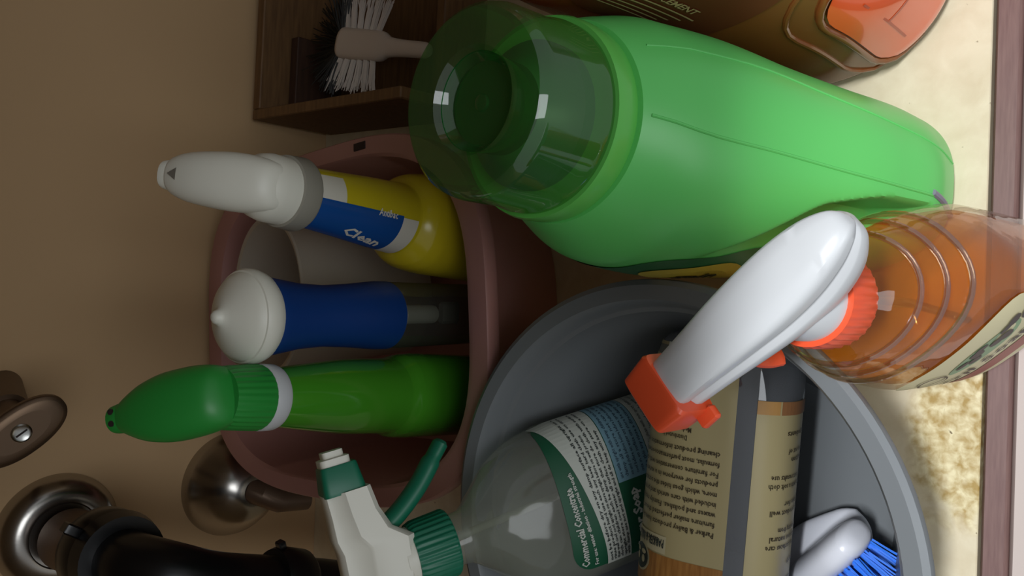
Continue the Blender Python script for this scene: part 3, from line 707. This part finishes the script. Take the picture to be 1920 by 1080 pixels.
# ------------------------------------------------------------------ translucent tub and white cup behind them
milk = clear('milky_plastic', (206, 204, 198), lo=.05, hi=.4, rough=.15, body=(238, 232, 218), body_fac=.6)
t = thing('translucent_container', 'milky translucent round container leaning behind the bottles in the pink tub', 'container', (-.010, .578, .012), axis=(-.02, .13, 1), face=(1, 0, 0))
Geo().lathe([(.050, 0), (.053, .003), (.0640, .128), (.0668, .129), (.0672, .1315), (.0660, .133), (.0625, .132), (.0515, .005), (.045, .003)], 72).put('body', milk, t)
# ================================================================== CRATE AND DISH BRUSH (back right)
crate_m = wood_mat('crate_wood', (98, 70, 42), (124, 92, 56), 30, (1, 10, 10), .6)
t = thing('wooden_crate', 'open shallow wooden crate against the back wall at right, holding a dish brush', 'crate', (.267, .602, .0005), face=(1, -.04, 0))
for nm, lo, hi in (('side_panel', (-.115, -.115, 0), (-.105, .108, .092)), ('side_panel', (.165, -.115, 0), (.175, .108, .092)), ('back_panel', (-.105, .096, 0), (.165, .108, .092)),
                   ('front_panel', (-.105, -.115, 0), (.165, -.105, .05)), ('bottom_panel', (-.105, -.105, .002), (.165, .096, .008))):
    Geo().box(lo, hi, .0012).put(nm, crate_m, t, False)
Geo().box((-.1, .082, .0085), (-.03, .094, .062), .001).put('inner_slat', wood_mat('crate_dark', (60, 38, 26), (76, 50, 34), 30, (1, 10, 10), .7), t, False)
t = thing('dish_brush', 'white dish brush with white and black bristles lying in the wooden crate', 'brush', (.220, .604, .052), axis=(.02, .09, .006), face=(0, -.2, 1))
wb = plastic('dish_brush_white', (214, 202, 190), .4)
db = Body([(-.095, 0, 0, .004, .005, 2), (-.09, 0, 0, .0055, .007, 2), (-.065, 0, 0, .0055, .0075, 2), (-.045, 0, 0, .006, .009, 2.2), (-.034, 0, 0, .0068, .0135, 2.5), (.02, 0, 0, .007, .0145, 2.8), (.026, 0, 0, .005, .012, 2.4), (.028, 0, 0, .003, .008, 2)])
db.mesh('handle', wb, t, 40, 40, True, True)
for sgn in (-1, 1):
    for k in range(6):
        z = -.026 + .0088 * k; g = Geo(); tuft(g, (0, sgn * .013, z), (.05, sgn, -.32 + .12 * k), .030, .0021, rg, 26, .05); g.put('bristle_tuft', wb, t)
blk = plastic('bristle_black', (26, 24, 18), .5)
for k in range(9):
    a = R(-85 + 170 * k / 8); g = Geo(); tuft(g, (0, .011 * math.sin(a), .022), (.05, math.sin(a), math.cos(a)), .038, .003, rg, 24, .16); g.put('bristle_tuft', blk, t)

# ================================================================== PIPES ON THE BACK WALL
chrome = plastic('old_chrome', (176, 172, 166), rough=.24, metal=1.0)
dullm = plastic('dull_pipe', (116, 96, 80), rough=.45, metal=.6)
black = plastic('black_pipe', (14, 14, 16), rough=.3, spec=.5)
def wallm(x, z, y=WY): return Matrix.Translation((x, y, z)) @ Matrix.Rotation(R(90), 4, 'X')
t = thing('drain_trap', 'black plastic drain pipe with chrome wall flange and tail stub, left of the pink tub', 'pipe', (-.2142, WY, .2535), axis=(0, 0, 1), face=(1, 0, 0))
def rel(p): return (p[0] + .207, p[1] - WY, p[2] - .262)
MR = Matrix.Rotation(R(90), 4, 'X')
Geo().lathe([(.048, 0), (.0478, .004), (.045, .010), (.039, .016), (.032, .0185), (.027, .018), (.026, .016)], 64).put('wall_flange', chrome, t, mtx=MR)
arm = [rel(p) for p in ((-.207, .695, .262), (-.204, .66, .262), (-.200, .615, .261))]
Geo().tube(arm, .0245, 36).put('tail_stub', dullm, t)
g = Geo(); g.tube([rel((-.202, .640, .2612)), rel((-.2015, .634, .2612)), rel((-.2005, .618, .261)), rel((-.2, .612, .261))], [.030, .033, .033, .030], 36)
g.tube([rel((-.2, .612, .261)), rel((-.1995, .608, .261)), rel((-.199, .596, .261))], [.028, .0335, .031], 36)
nut = g.put('slip_nut', black, t)
Geo().box((-.004, -.005, 0), (.004, .005, .012), .0012).put('nut_tab', black, nut, mtx=Matrix.Translation(rel((-.178, .612, .286))) @ Matrix.Rotation(R(32), 4, 'Y'))
path = spline([rel(p) for p in ((-.2, .61, .261), (-.2, .582, .258), (-.206, .560, .240), (-.216, .552, .215), (-.226, .550, .18), (-.240, .550, .13), (-.256, .552, .08), (-.268, .555, .03), (-.270, .556, .0095))], 6)
Geo().tube(path, .0225, 32).put('elbow_pipe', black, t)
g = Geo(); g.tube([rel((-.2285, .55, .168)), rel((-.2295, .55, .164)), rel((-.236, .55, .145)), rel((-.2375, .55, .141))], [.0265, .029, .029, .026], 36)
nut = g.put('slip_nut', black, t)
Geo().box((-.003, -.004, 0), (.003, .004, .008), .001).put('nut_tab', black, nut, mtx=Matrix.Translation(rel((-.205, .552, .157))) @ Matrix.Rotation(R(75), 4, 'Y'))

t = thing('wall_escutcheon', 'tarnished chrome dome flange on the back wall behind the lower drain pipe', 'flange', (-.199, WY, .098), axis=(0, 0, 1), face=(1, 0, 0))
Geo().lathe([(.050, 0), (.0498, .004), (.0475, .010), (.044, .015), (.038, .026), (.030, .036), (.020, .043), (.014, .045)], 64).put('dome', chrome, t, mtx=MR)
Geo().tube([(0, -.04, 0), (-.002, -.05, -.006), (-.010, -.055, -.02), (-.014, -.055, -.05)], [.012, .012, .011, .010], 24).put('supply_stub', dullm, t)

t = thing('valve_handle', 'oval tarnished metal tap handle with centre screw, high on the back wall at left', 'handle', (-.108, .615, .316), axis=(-.10, -.85, .12), face=(.62, -.05, -.78))
hv = plastic('bronze_handle', (104, 84, 66), rough=.38, metal=.75)
Body([(-.004, 0, 0, .028, .014, 2.2), (-.002, 0, 0, .032, .017, 2.2), (.002, 0, 0, .032, .017, 2.2), (.004, 0, 0, .029, .014, 2.2), (.0048, 0, 0, .02, .010, 2.2)]).mesh('oval_grip', hv, t, 56, 20, True, True)
sc_ = Geo().lathe([(.0065, .004), (.0065, .0055), (.0055, .0062), (.0045, .0058)], 28).put('screw', plastic('steel', (180, 180, 176), .25, metal=1), t)
Geo().box((-.004, -.0006, .0055), (.004, .0006, .0062), .0002).put('screw_slot', slot_m, sc_)
Geo().tube([(0, 0, -.003), (0, 0, -.03), (0, 0, -.055)], [.008, .009, .011], 24).put('stem', hv, t)
Geo().tube([(0, 0, -.05), (.006, .0, -.12)], .014, 24).put('valve_body', hv, t)
bpy.context.view_layer.update()
